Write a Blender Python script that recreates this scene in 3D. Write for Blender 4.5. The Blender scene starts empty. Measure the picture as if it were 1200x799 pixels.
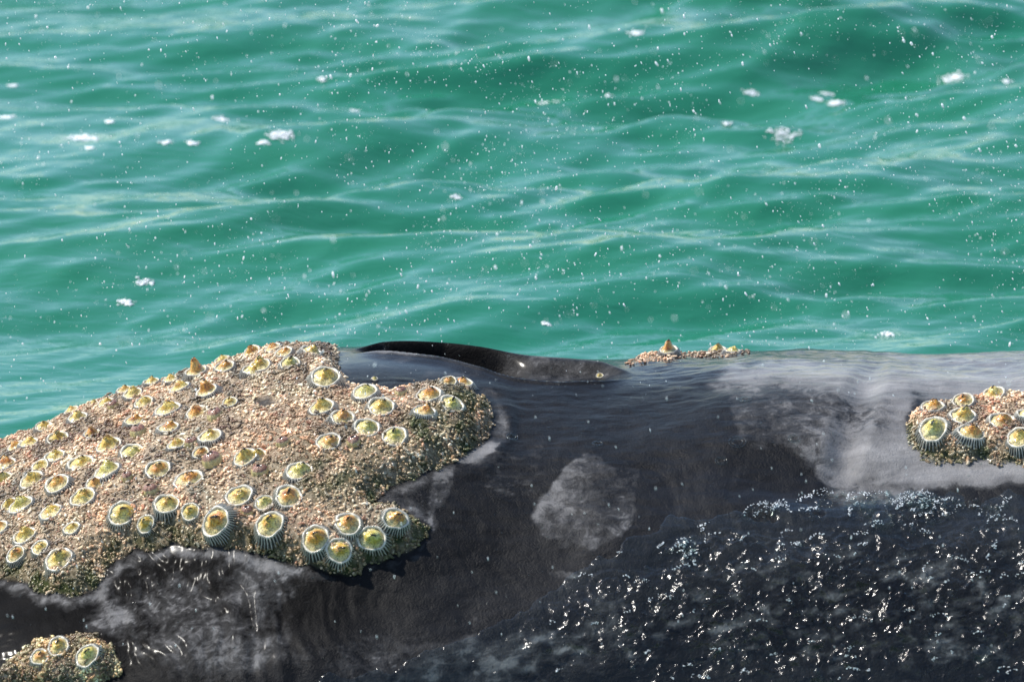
import bpy, bmesh, math, random
import numpy as np
from mathutils import Vector, Matrix
from mathutils.bvhtree import BVHTree

SC = bpy.context.scene
COL = SC.collection
rad = math.radians
rng = np.random.default_rng(7)
random.seed(7)

# ------------------------------------------------------------------ camera
PITCH = rad(17.0)
DIST = 8.0
FOC = np.array([0.0, 0.20, 0.375])
FWD = np.array([0.0, math.cos(PITCH), -math.sin(PITCH)])
UPV = np.array([0.0, math.sin(PITCH), math.cos(PITCH)])
CAM = FOC - DIST * FWD
TANH = 0.75 / DIST                       # half the picture's width over distance
cam_d = bpy.data.cameras.new('camera')
cam = bpy.data.objects.new('camera', cam_d)
COL.objects.link(cam)
cam.location = CAM
cam.rotation_euler = (math.pi / 2 - PITCH, 0, 0)
cam_d.sensor_width = 36.0
cam_d.lens = 18.0 / TANH
cam_d.clip_start = 0.1
cam_d.clip_end = 20000
cam_d.dof.use_dof = True
cam_d.dof.focus_distance = 7.83
cam_d.dof.aperture_fstop = 7.5
SC.camera = cam

# ------------------------------------------------------------------ sky, sun, exposure
SUN = np.array([-0.58, 0.24, 0.78]); SUN = SUN / np.linalg.norm(SUN)
w = bpy.data.worlds.new('World'); SC.world = w
w.use_nodes = True
wn = w.node_tree
bg = wn.nodes['Background']
sky = wn.nodes.new('ShaderNodeTexSky')
sky.sky_type = 'NISHITA'
sky.sun_disc = False
sky.sun_elevation = math.asin(SUN[2])
sky.sun_rotation = math.atan2(SUN[0], SUN[1])
wn.links.new(sky.outputs[0], bg.inputs[0])
bg.inputs[1].default_value = 0.15
sky.dust_density = 0.6
sky.air_density = 1.0
sky.ozone_density = 2.0
sun_d = bpy.data.lights.new('sun', 'SUN')
sun_d.energy = 4.8
sun_d.angle = rad(0.53)
sun_d.color = (1.0, 0.95, 0.87)
sun = bpy.data.objects.new('sun', sun_d)
COL.objects.link(sun)
sun.rotation_euler = Vector(SUN).to_track_quat('Z', 'Y').to_euler()
vs = SC.view_settings
vs.view_transform = 'Standard'; vs.look = 'None'; vs.exposure = 0.5; vs.gamma = 1.0
vs.use_curve_mapping = False
SC.cycles.use_denoising = True
SC.cycles.sample_clamp_indirect = 6.0
SC.cycles.max_bounces = 8
SC.cycles.transparent_max_bounces = 12

# ------------------------------------------------------------------ maths helpers
def project(P):
    """world points (N,3) -> pixels of the 1200 x 799 photograph"""
    d = P - CAM
    dep = d @ FWD
    x = d[:, 0] / dep / TANH * 600 + 600
    y = 399.5 - (d @ UPV) / dep / TANH * 600
    return x, y

def ray(px, py):
    d = FWD + np.array([1.0, 0, 0]) * (px - 600) / 600 * TANH + UPV * (399.5 - py) / 600 * TANH
    return d / np.linalg.norm(d)

def hash3(i, j, k, s):
    n = (i * 374761393 + j * 668265263 + k * 2147483647 + s * 1442695041) & 0x7fffffff
    n = ((n ^ (n >> 13)) * 1274126177) & 0x7fffffff
    n = (n ^ (n >> 16)) & 0xffff
    return n / 32767.5 - 1.0

def noise(x, y, z=0.0, s=0):
    x = np.asarray(x, float); y = np.asarray(y, float); z = np.zeros_like(x) + z
    i = np.floor(x).astype(np.int64); j = np.floor(y).astype(np.int64); k = np.floor(z).astype(np.int64)
    f = x - i; g = y - j; h = z - k
    f = f * f * f * (f * (f * 6 - 15) + 10); g = g * g * g * (g * (g * 6 - 15) + 10); h = h * h * h * (h * (h * 6 - 15) + 10)
    r = 0
    for a in (0, 1):
        wa = f if a else 1 - f
        for b in (0, 1):
            wb = g if b else 1 - g
            for c in (0, 1):
                wc = h if c else 1 - h
                r = r + wa * wb * wc * hash3(i + a, j + b, k + c, s)
    return r

def noise2(x, y, s=0):
    x = np.asarray(x, float); y = np.asarray(y, float)
    i = np.floor(x).astype(np.int64); j = np.floor(y).astype(np.int64)
    f = x - i; g = y - j
    f = f * f * f * (f * (f * 6 - 15) + 10); g = g * g * g * (g * (g * 6 - 15) + 10)
    z = np.int64(0)
    return ((1 - f) * (1 - g) * hash3(i, j, z, s) + f * (1 - g) * hash3(i + 1, j, z, s)
            + (1 - f) * g * hash3(i, j + 1, z, s) + f * g * hash3(i + 1, j + 1, z, s))

def fbm(x, y, oct=4, s=0, gain=0.5):
    r = 0; a = 1.0; t = 0
    for o in range(oct):
        c_, s_ = math.cos(0.6 + 1.1 * o), math.sin(0.6 + 1.1 * o)
        r = r + a * noise2((x * c_ - y * s_) * 2 ** o + 17.3 * o, (x * s_ + y * c_) * 2 ** o - 9.1 * o, s + o)
        t += a; a *= gain
    return r / t

def sstep(a, b, x):
    t = np.clip((x - a) / (b - a), 0, 1)
    return t * t * (3 - 2 * t)

def poly_sd(px, py, poly):
    """signed distance in pixels, positive inside"""
    P = np.array(poly, float); n = len(P)
    d = np.full(px.shape, 1e9); ins = np.zeros(px.shape, bool)
    for a in range(n):
        x0, y0 = P[a]; x1, y1 = P[(a + 1) % n]
        ex, ey = x1 - x0, y1 - y0
        t = np.clip(((px - x0) * ex + (py - y0) * ey) / (ex * ex + ey * ey + 1e-9), 0, 1)
        d = np.minimum(d, np.hypot(px - x0 - t * ex, py - y0 - t * ey))
        c = ((y0 > py) != (y1 > py)) & (px < (x1 - x0) * (py - y0) / (y1 - y0 + 1e-12) + x0)
        ins ^= c
    return np.where(ins, d, -d)

def blob(px, py, cx, cy, rx, ry, ang=0.0, soft=0.5):
    c, s = math.cos(rad(ang)), math.sin(rad(ang))
    u = ((px - cx) * c + (py - cy) * s) / rx
    v = (-(px - cx) * s + (py - cy) * c) / ry
    return sstep(1 + soft, 1 - soft, np.hypot(u, v))

def grid_mesh(name, P, nu, nv, mat=None, keep=None, smooth=True):
    """P (nu*nv,3) in rows of nv"""
    a = (np.arange(nu - 1)[:, None] * nv + np.arange(nv - 1)[None, :]).ravel()
    q = np.stack([a, a + nv, a + nv + 1, a + 1], 1)
    if keep is not None:
        q = q[keep[q].all(1)]
        used = np.unique(q)
        m = np.full(len(P), -1); m[used] = np.arange(len(used))
        P = P[used]; q = m[q]
    else:
        used = None
    return raw_mesh(name, P, q, mat, smooth), used

def raw_mesh(name, P, faces, mat=None, smooth=True):
    me = bpy.data.meshes.new(name)
    n = len(faces); k = faces.shape[1]
    me.vertices.add(len(P)); me.vertices.foreach_set('co', np.ascontiguousarray(P, dtype=np.float32).ravel())
    me.loops.add(n * k); me.loops.foreach_set('vertex_index', np.ascontiguousarray(faces, dtype=np.int32).ravel())
    me.polygons.add(n)
    me.polygons.foreach_set('loop_start', np.arange(0, n * k, k, dtype=np.int32))
    me.polygons.foreach_set('loop_total', np.full(n, k, dtype=np.int32))
    me.polygons.foreach_set('use_smooth', np.full(n, smooth, dtype=bool))
    me.update(calc_edges=True)
    me.validate()
    if mat: me.materials.append(mat)
    return me

def col_attr(me, name, arr):
    a = me.attributes.new(name, 'FLOAT_COLOR', 'POINT')
    c = np.ones((len(me.vertices), 4), np.float32)
    c[:, :arr.shape[1]] = arr
    a.data.foreach_set('color', c.ravel())

def link(name, me, parent=None, label=None, cat=None, group=None, kind=None):
    o = bpy.data.objects.new(name, me)
    COL.objects.link(o)
    if parent: o.parent = parent
    if label: o['label'] = label
    if cat: o['category'] = cat
    if group: o['group'] = group
    if kind: o['kind'] = kind
    return o

# ------------------------------------------------------------------ node helpers
def new_mat(name):
    m = bpy.data.materials.new(name); m.use_nodes = True
    nt = m.node_tree
    return m, nt, nt.nodes['Principled BSDF'], nt.nodes['Material Output']

def N(nt, t, **kw):
    n = nt.nodes.new('ShaderNode' + t)
    for k, v in kw.items(): setattr(n, k, v)
    return n

def noise_node(nt, scale, detail=4, rough=0.55, vec=None, dist=0.0):
    n = N(nt, 'TexNoise'); n.inputs['Scale'].default_value = scale
    n.inputs['Detail'].default_value = detail; n.inputs['Roughness'].default_value = rough
    n.inputs['Distortion'].default_value = dist
    if vec is not None: nt.links.new(vec, n.inputs['Vector'])
    return n

def ramp(nt, fac, stops):
    r = N(nt, 'ValToRGB')
    e = r.color_ramp.elements
    while len(e) < len(stops): e.new(0.5)
    for i, (p, c) in enumerate(stops):
        e[i].position = p
        e[i].color = (c, c, c, 1) if not isinstance(c, tuple) else (*c, 1)
    nt.links.new(fac, r.inputs[0])
    return r

def mix(nt, fac, a, b, mode='MIX'):
    m = N(nt, 'Mix', data_type='RGBA', blend_type=mode)
    for s, v in ((0, fac), (6, a), (7, b)):
        if hasattr(v, 'links') or isinstance(v, bpy.types.NodeSocket): nt.links.new(v, m.inputs[s])
        elif s == 0: m.inputs[0].default_value = v
        else: m.inputs[s].default_value = (*v, 1)
    return m.outputs[2]

def math_node(nt, op, a, b=0.0, clamp=False):
    m = N(nt, 'Math', operation=op, use_clamp=clamp)
    for i, v in enumerate((a, b)):
        if isinstance(v, bpy.types.NodeSocket): nt.links.new(v, m.inputs[i])
        else: m.inputs[i].default_value = v
    return m.outputs[0]

def bump(nt, height, dist, strength=1.0, normal=None):
    b = N(nt, 'Bump'); b.inputs['Distance'].default_value = dist; b.inputs['Strength'].default_value = strength
    nt.links.new(height, b.inputs['Height'])
    if normal is not None: nt.links.new(normal, b.inputs['Normal'])
    return b.outputs[0]

def obj_coord(nt, scale=(1, 1, 1), rot=(0, 0, 0)):
    t = N(nt, 'TexCoord'); m = N(nt, 'Mapping')
    nt.links.new(t.outputs['Object'], m.inputs['Vector'])
    m.inputs['Scale'].default_value = scale; m.inputs['Rotation'].default_value = rot
    return m.outputs[0]

# ------------------------------------------------------------------ materials
def mat_sea():
    m, nt, p, o = new_mat('sea_water')
    v = obj_coord(nt, (0.6, 1, 1))
    n = noise_node(nt, 1.3, 3, 0.5, v)
    c = ramp(nt, n.outputs[0], [(0.3, (0.009, 0.138, 0.064)), (0.7, (0.009, 0.144, 0.080))])
    nt.links.new(c.outputs[0], p.inputs['Base Color'])
    p.inputs['Roughness'].default_value = 0.03
    p.inputs['IOR'].default_value = 1.68
    v2 = obj_coord(nt, (0.45, 1, 1), (0, 0, 0.1))
    b1 = noise_node(nt, 16, 3, 0.5, v2, 0.4)
    b2 = noise_node(nt, 34, 3, 0.5, obj_coord(nt, (0.4, 1, 1), (0, 0, 0.35)), 0.5)
    nb = bump(nt, b2.outputs[0], 0.0020, 1.0)
    nt.links.new(bump(nt, b1.outputs[0], 0.0035, 1.0, nb), p.inputs['Normal'])
    return m

def mat_whale():
    m, nt, p, o = new_mat('whale_skin')
    at = N(nt, 'Attribute', attribute_name='skin')
    sep = N(nt, 'SeparateColor'); nt.links.new(at.outputs['Color'], sep.inputs[0])
    pale, crust, algae_shade = sep.outputs[0], sep.outputs[1], sep.outputs[2]
    v = obj_coord(nt)
    big = noise_node(nt, 11, 9, 0.68, v, 0.8)
    fine = noise_node(nt, 48, 9, 0.74, v, 0.6)
    streak = noise_node(nt, 26, 5, 0.6, obj_coord(nt, (0.4, 1, 1)), 0.6)
    # pale mottling with ragged edges
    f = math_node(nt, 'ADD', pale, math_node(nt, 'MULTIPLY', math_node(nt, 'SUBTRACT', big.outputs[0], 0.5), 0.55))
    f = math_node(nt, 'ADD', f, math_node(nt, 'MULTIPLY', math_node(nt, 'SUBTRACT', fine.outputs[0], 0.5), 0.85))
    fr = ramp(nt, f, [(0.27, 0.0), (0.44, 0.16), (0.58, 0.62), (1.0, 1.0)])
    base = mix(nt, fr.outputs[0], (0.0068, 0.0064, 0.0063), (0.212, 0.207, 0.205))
    sp = ramp(nt, streak.outputs[0], [(0.35, 0.65), (0.65, 1.2)])
    base = mix(nt, 1.0, base, sp.outputs[0], 'MULTIPLY')
    # crust bedding below the lice
    cn = noise_node(nt, 160, 4, 0.7, v)
    cc = ramp(nt, cn.outputs[0], [(0.3, (0.06, 0.043, 0.028)), (0.5, (0.26, 0.195, 0.13)), (0.7, (0.50, 0.42, 0.31))])
    cg = mix(nt, algae_shade, cc.outputs[0], (0.035, 0.042, 0.016))
    base = mix(nt, crust, base, cg)
    nt.links.new(base, p.inputs['Base Color'])
    rr = ramp(nt, fine.outputs[0], [(0.3, 0.36), (0.7, 0.52)])
    nt.links.new(rr.outputs[0], p.inputs['Roughness'])
    fl = N(nt, 'Attribute', attribute_name='flooded')
    dry = math_node(nt, 'SUBTRACT', 1.0, fl.outputs['Fac'])
    nt.links.new(math_node(nt, 'MULTIPLY', dry, 0.08), p.inputs['Specular IOR Level'])
    wetv = math_node(nt, 'ADD', math_node(nt, 'MULTIPLY', at.outputs['Alpha'], 0.7), 0.16)
    cw = math_node(nt, 'MULTIPLY', math_node(nt, 'SUBTRACT', 1.0, crust), math_node(nt, 'MULTIPLY', wetv, dry))
    nt.links.new(cw, p.inputs['Coat Weight'])
    p.inputs['Coat Roughness'].default_value = 0.13
    p.inputs['Coat IOR'].default_value = 1.33
    # relief: wrinkles and pores
    wr = noise_node(nt, 60, 5, 0.6, obj_coord(nt, (1.0, 0.28, 0.28), (0.0, 0.25, 0.3)), 0.9)
    b1 = bump(nt, wr.outputs[0], 0.0016, 0.4)
    b2 = bump(nt, fine.outputs[0], 0.003, 0.6, b1)
    pore = noise_node(nt, 330, 3, 0.6, v)
    b3 = bump(nt, pore.outputs[0], 0.0015, 0.8, b2)
    nt.links.new(b3, p.inputs['Normal'])
    return m

def mat_film():
    """a thin sheet of clear water: reflects by Fresnel, lets the rest through"""
    m, nt, p, o = new_mat('running_water')
    nt.nodes.remove(p)
    tr = N(nt, 'BsdfTransparent'); tr.inputs[0].default_value = (0.90, 0.94, 0.93, 1)
    gl = N(nt, 'BsdfGlossy'); gl.inputs['Roughness'].default_value = 0.13
    fr = N(nt, 'Fresnel'); fr.inputs[0].default_value = 1.36
    v = obj_coord(nt)
    n1 = noise_node(nt, 150, 3, 0.6, v, 0.8)
    b = bump(nt, n1.outputs[0], 0.0016, 0.6)
    # an air-to-air sheet: the same reflectance from either side
    geo = N(nt, 'NewGeometry')
    ior = math_node(nt, 'ADD', 1.36, math_node(nt, 'MULTIPLY', geo.outputs['Backfacing'], 1 / 1.36 - 1.36))
    nt.links.new(ior, fr.inputs[0])
    nt.links.new(b, gl.inputs['Normal']); nt.links.new(b, fr.inputs['Normal'])
    mx = N(nt, 'MixShader')
    nt.links.new(fr.outputs[0], mx.inputs[0]); nt.links.new(tr.outputs[0], mx.inputs[1]); nt.links.new(gl.outputs[0], mx.inputs[2])
    nt.links.new(mx.outputs[0], o.inputs[0])
    return m

def mat_simple(name, c, rough=0.5, coat=0.0, var=0.0, scale=60, bmp=0.0):
    m, nt, p, o = new_mat(name)
    p.inputs['Roughness'].default_value = rough
    p.inputs['Coat Weight'].default_value = coat
    p.inputs['Coat Roughness'].default_value = 0.12
    v = obj_coord(nt)
    n = noise_node(nt, scale, 4, 0.6, v)
    lo = tuple(x * (1 - var) for x in c); hi = tuple(min(1, x * (1 + var)) for x in c)
    r = ramp(nt, n.outputs[0], [(0.3, lo), (0.7, hi)])
    nt.links.new(r.outputs[0], p.inputs['Base Color'])
    if bmp: nt.links.new(bump(nt, n.outputs[0], bmp), p.inputs['Normal'])
    return m

def mat_attr(name, attr, rough=0.45, coat=0.3):
    m, nt, p, o = new_mat(name)
    at = N(nt, 'Attribute', attribute_name=attr)
    n = noise_node(nt, 300, 3, 0.6, obj_coord(nt))
    r = ramp(nt, n.outputs[0], [(0.3, 0.75), (0.7, 1.15)])
    nt.links.new(mix(nt, 1.0, at.outputs['Color'], r.outputs[0], 'MULTIPLY'), p.inputs['Base Color'])
    p.inputs['Roughness'].default_value = rough
    p.inputs['Coat Weight'].default_value = coat
    p.inputs['Coat Roughness'].default_value = 0.15
    return m

def mat_mantle(name, c1, c2, c3):
    m, nt, p, o = new_mat(name)
    v = obj_coord(nt)
    oi = N(nt, 'ObjectInfo')
    add = N(nt, 'VectorMath', operation='ADD')
    nt.links.new(v, add.inputs[0])
    s = math_node(nt, 'MULTIPLY', oi.outputs['Random'], 40.0)
    nt.links.new(s, add.inputs[1])
    n = noise_node(nt, 1.7, 4, 0.6, add.outputs[0], 0.3)
    r = ramp(nt, n.outputs[0], [(0.32, c1), (0.5, c2), (0.68, c3)])
    n2 = noise_node(nt, 9, 4, 0.6, add.outputs[0])
    r2 = ramp(nt, n2.outputs[0], [(0.36, 0.30), (0.56, 1.08)])
    sx = N(nt, 'SeparateXYZ'); nt.links.new(v, sx.inputs[0])
    hz_ = math_node(nt, 'ADD', sx.outputs[2], math_node(nt, 'MULTIPLY', math_node(nt, 'SUBTRACT', n.outputs[0], 0.5), 0.35))
    body = ramp(nt, hz_, [(0.30, 0.0), (0.48, 1.0)])
    tissue = mix(nt, body.outputs[0], (0.60, 0.50, 0.22), r.outputs[0])
    nt.links.new(mix(nt, 1.0, tissue, r2.outputs[0], 'MULTIPLY'), p.inputs['Base Color'])
    p.inputs['Roughness'].default_value = 0.3
    p.inputs['Coat Weight'].default_value = 0.5
    p.inputs['Coat Roughness'].default_value = 0.08
    nt.links.new(bump(nt, n2.outputs[0], 0.0015, 0.8), p.inputs['Normal'])
    return m

M_SEA = mat_sea()
M_WHALE = mat_whale()
M_FILM = mat_film()
M_YELLOW = mat_mantle('mantle_yellow', (0.52, 0.22, 0.03), (0.72, 0.48, 0.06), (0.76, 0.64, 0.22))
M_ORANGE = mat_mantle('mantle_orange', (0.34, 0.09, 0.015), (0.70, 0.30, 0.03), (0.74, 0.48, 0.11))
M_OLIVE = mat_mantle('mantle_olive', (0.40, 0.27, 0.05), (0.62, 0.52, 0.09), (0.72, 0.66, 0.28))
M_RIM = mat_simple('barnacle_rim', (0.58, 0.54, 0.44), 0.45, 0.25, 0.4, 4, 0.0008)
M_RIB = mat_simple('barnacle_rib', (0.50, 0.47, 0.40), 0.45, 0.2, 0.2, 5)
M_WALL = mat_simple('barnacle_wall', (0.05, 0.047, 0.042), 0.5, 0.2, 0.5, 5)
M_HOLE = mat_simple('barnacle_opening', (0.016, 0.010, 0.006), 0.35, 0.3, 0.4, 5)
M_RED = mat_mantle('clump_red', (0.16, 0.05, 0.025), (0.30, 0.12, 0.065), (0.42, 0.26, 0.17))
M_LICE = mat_attr('lice_shells', 'tint')
def mat_drop():
    m, nt, p, o = new_mat('spray_drop')
    p.inputs['Base Color'].default_value = (0.95, 0.97, 0.97, 1)
    p.inputs['Roughness'].default_value = 0.08
    tl = N(nt, 'BsdfTranslucent'); tl.inputs[0].default_value = (0.97, 0.98, 0.98, 1)
    mx = N(nt, 'MixShader'); mx.inputs[0].default_value = 0.5
    nt.links.new(p.outputs[0], mx.inputs[1]); nt.links.new(tl.outputs[0], mx.inputs[2])
    nt.links.new(mx.outputs[0], o.inputs[0])
    return m
M_DROP = mat_drop()
M_FOAM_GLINTS = mat_simple('foam_and_glint_white', (0.88, 0.90, 0.90), 0.4, 0.2, 0.06, 90, 0.004)

# ------------------------------------------------------------------ the sea
def axis(dense0, dense1, step, far, grow=1.16):
    a = list(np.arange(dense0, dense1, step))
    hi, lo = [], []
    x, s = dense1, step
    while x < far: hi.append(x); s *= grow; x += s
    x, s = dense0 - step * grow, step
    while x > -far: lo.append(x); s *= grow; x -= s
    return np.array(lo[::-1] + a + hi + [])

SEA_LEVEL = 0.094
WAVES = []
wr_ = np.random.default_rng(21)
for k in range(70):
    L = 0.065 * (2.0 / 0.065) ** (k / 69.0)
    ang = wr_.normal(0.30, 0.40) + math.pi / 2
    amp = L * 0.0086 * (0.7 + 0.6 * wr_.random()) * (1.45 if 0.14 < L < 0.5 else 1.0 if L < 0.3 else 0.85)
    WAVES.append((2 * math.pi / L, math.cos(ang), math.sin(ang), amp, wr_.random() * 6.283, L))

def sea_height(X, Y, cell=None):
    wx = X + 0.10 * noise2(X * 1.3, Y * 1.7, 5); wy = Y + 0.10 * noise2(X * 1.1, Y * 1.9, 6)
    z = np.zeros_like(X)
    for kk, cx, cy, a, ph, L in WAVES:
        f = 1.0 if cell is None else np.clip(L / (cell * 3.0) - 0.6, 0, 1)
        t = np.sin(kk * (cx * wx + cy * wy) + ph)
        z = z + a * f * (t + 0.28 * (t * t - 0.5) * 2)
    env = 0.75 + 0.5 * noise2(X * 0.8, Y * 0.9, 9)
    # the whale's body calms the water against it
    z = z * np.maximum(env, 0.2) * (1 - 0.7 * np.exp(-(X / 2.6) ** 4) * sstep(1.35, 0.8, Y) * sstep(-1.6, -1.1, Y))
    z = z + 0.026 * np.exp(-((X + 0.62) / 0.5) ** 2 - ((Y - 1.75 - 0.3 * (X + 0.62)) / 0.20) ** 2)
    z = z + 0.020 * np.exp(-((X + 0.1) / 0.45) ** 2 - ((Y - 2.55 - 0.35 * X) / 0.18) ** 2)
    return z + SEA_LEVEL

gx = axis(-1.35, 1.35, 0.0115, 6000); gy = axis(-1.15, 5.0, 0.0092, 6000)
GX, GY = np.meshgrid(gx, gy, indexing='ij')
cell = np.maximum(np.gradient(gx)[:, None] + 0 * GY, np.gradient(gy)[None, :] + 0 * GX)
GZ = sea_height(GX, GY, cell)
me, _ = grid_mesh('sea', np.stack([GX.ravel(), GY.ravel(), GZ.ravel()], 1), len(gx), len(gy), M_SEA)
sea = link('sea', me, kind='structure', label='green rippled sea water reflecting pale sky', cat='sea')

# ------------------------------------------------------------------ the whale: shape
NEXP = 2.25
Z0 = -0.50
# photograph's skyline of bare skin, below the crust: pixel x -> pixel y
SKY_X = [0, 60, 100, 150, 200, 250, 300, 340, 380, 430, 480, 540, 590, 640, 700, 760, 830, 900, 1000, 1060, 1120, 1200]
SKY_Y = [537, 512, 496, 479, 462, 445, 431, 421, 410, 405, 405, 409, 416, 419, 421, 422, 420, 418, 414, 416, 415, 409]
R_X = None

def half_width(x):
    return 0.80 - 0.22 * sstep(-0.7, -2.3, x) + 0.10 * sstep(0.8, 2.5, x)

def top_height(x):
    if R_X is None: return np.zeros_like(x) + 0.37
    return np.interp(x, R_X, R_Z)

def base_point(x, phi):
    a = half_width(x); b = top_height(x) - Z0
    s, c = np.sin(phi), np.cos(phi)
    r = ((np.abs(s) / a) ** NEXP + (np.abs(c) / b) ** NEXP) ** (-1 / NEXP)
    return np.stack([x, r * s, Z0 + r * c], -1)

# fit the ridge so that the skyline falls where the photograph has it
px_s = np.array(SKY_X, float); py_s = np.array(SKY_Y, float)
phis = np.linspace(-0.3, 0.6, 400)
xs_w = (px_s - 600) / 600 * 0.75 * 1.0
zs = np.full(len(xs_w), 0.37)
for it in range(5):
    R_X = xs_w; R_Z = zs
    for k in range(len(xs_w)):
        P = base_point(np.full(400, xs_w[k]), phis)
        qx, qy = project(P)
        j = np.argmin(qy)
        zs[k] += (qy[j] - py_s[k]) * 0.75 / 600 / math.cos(PITCH) * 0.9
        xs_w[k] += (px_s[k] - qx[j]) * 0.75 / 600
R_X = np.concatenate([[-2.3, -1.9, -1.4, -1.0], xs_w, [1.0, 1.5, 2.2, 3.2, 4.2]])
R_Z = np.concatenate([[-0.42, -0.20, 0.0, 0.13], zs, [zs[-1] + 0.01, zs[-1], 0.28, 0.12, -0.25]])
# smooth spline through those heights
_xx = np.linspace(-2.3, 4.2, 1301)
_zz = np.interp(_xx, R_X, R_Z)
ker = np.exp(-0.5 * (np.arange(-18, 19) / 6.0) ** 2); ker /= ker.sum()
_zz = np.convolve(np.pad(_zz, 18, mode='edge'), ker, 'valid')
R_X, R_Z = _xx, _zz

MAIN = [(-90, 560), (-60, 520), (0, 480), (100, 440), (200, 405), (280, 385), (380, 392), (392, 415), (400, 432), (425, 442), (470, 441), (500, 436), (545, 434),
        (570, 455), (577, 485), (560, 508), (530, 520), (500, 535), (470, 553), (440, 568), (446, 578), (480, 588), (500, 604),
        (490, 625), (450, 645), (410, 660), (380, 655), (330, 640), (290, 632), (240, 625), (200, 620), (170, 625), (140, 635),
        (112, 650), (102, 670), (75, 686), (50, 682), (30, 666), (0, 665), (-60, 668), (-110, 620)]
RIGHT = [(1062, 492), (1075, 472), (1110, 462), (1140, 452), (1165, 446), (1190, 452), (1215, 458), (1245, 475), (1240, 530),
         (1200, 535), (1160, 530), (1120, 526), (1085, 521), (1065, 511)]
LOW = [(4, 768), (40, 745), (98, 733), (134, 752), (142, 780), (100, 800), (50, 800), (-20, 798)]
FAR_A = [(735, 428), (755, 418), (775, 410), (800, 410), (806, 420), (780, 425)]
FAR_B = [(806, 420), (822, 409), (848, 404), (876, 411), (878, 420), (845, 420)]
WET = [(330, 830), (420, 785), (520, 745), (610, 705), (700, 668), (780, 632), (850, 605), (905, 590), (960, 584), (1060, 578), (1120, 588), (1190, 588), (1260, 590), (1260, 830)]

# blowholes: near lip, far lip and depth, all along x
def lip_near(x):
    return np.interp(x, [-0.24, -0.19, -0.10, -0.05, 0.0, 0.07, 0.13, 0.175], [0.165, 0.13, 0.10, 0.062, 0.035, 0.022, 0.036, 0.075])

def lip_far(x):
    return np.interp(x, [-0.24, -0.19, -0.10, 0.0, 0.07, 0.13, 0.175], [0.185, 0.23, 0.25, 0.225, 0.20, 0.17, 0.10])

def masks(px, py, x, y):
    n1 = 9 * fbm(px / 34.0, py / 34.0, 3, 3); n2 = 9 * fbm(px / 34.0, py / 34.0, 3, 13)
    qx, qy = px + n1, py + n2
    sdm = poly_sd(qx, qy, MAIN)
    sdr = poly_sd(qx, qy, RIGHT)
    sdl = poly_sd(qx, qy, LOW)
    sda = np.maximum(poly_sd(px + n1 * .4, py + n2 * .4, FAR_A), poly_sd(px + n1 * .4, py + n2 * .4, FAR_B))
    return sdm, sdr, sdl, sda

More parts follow.
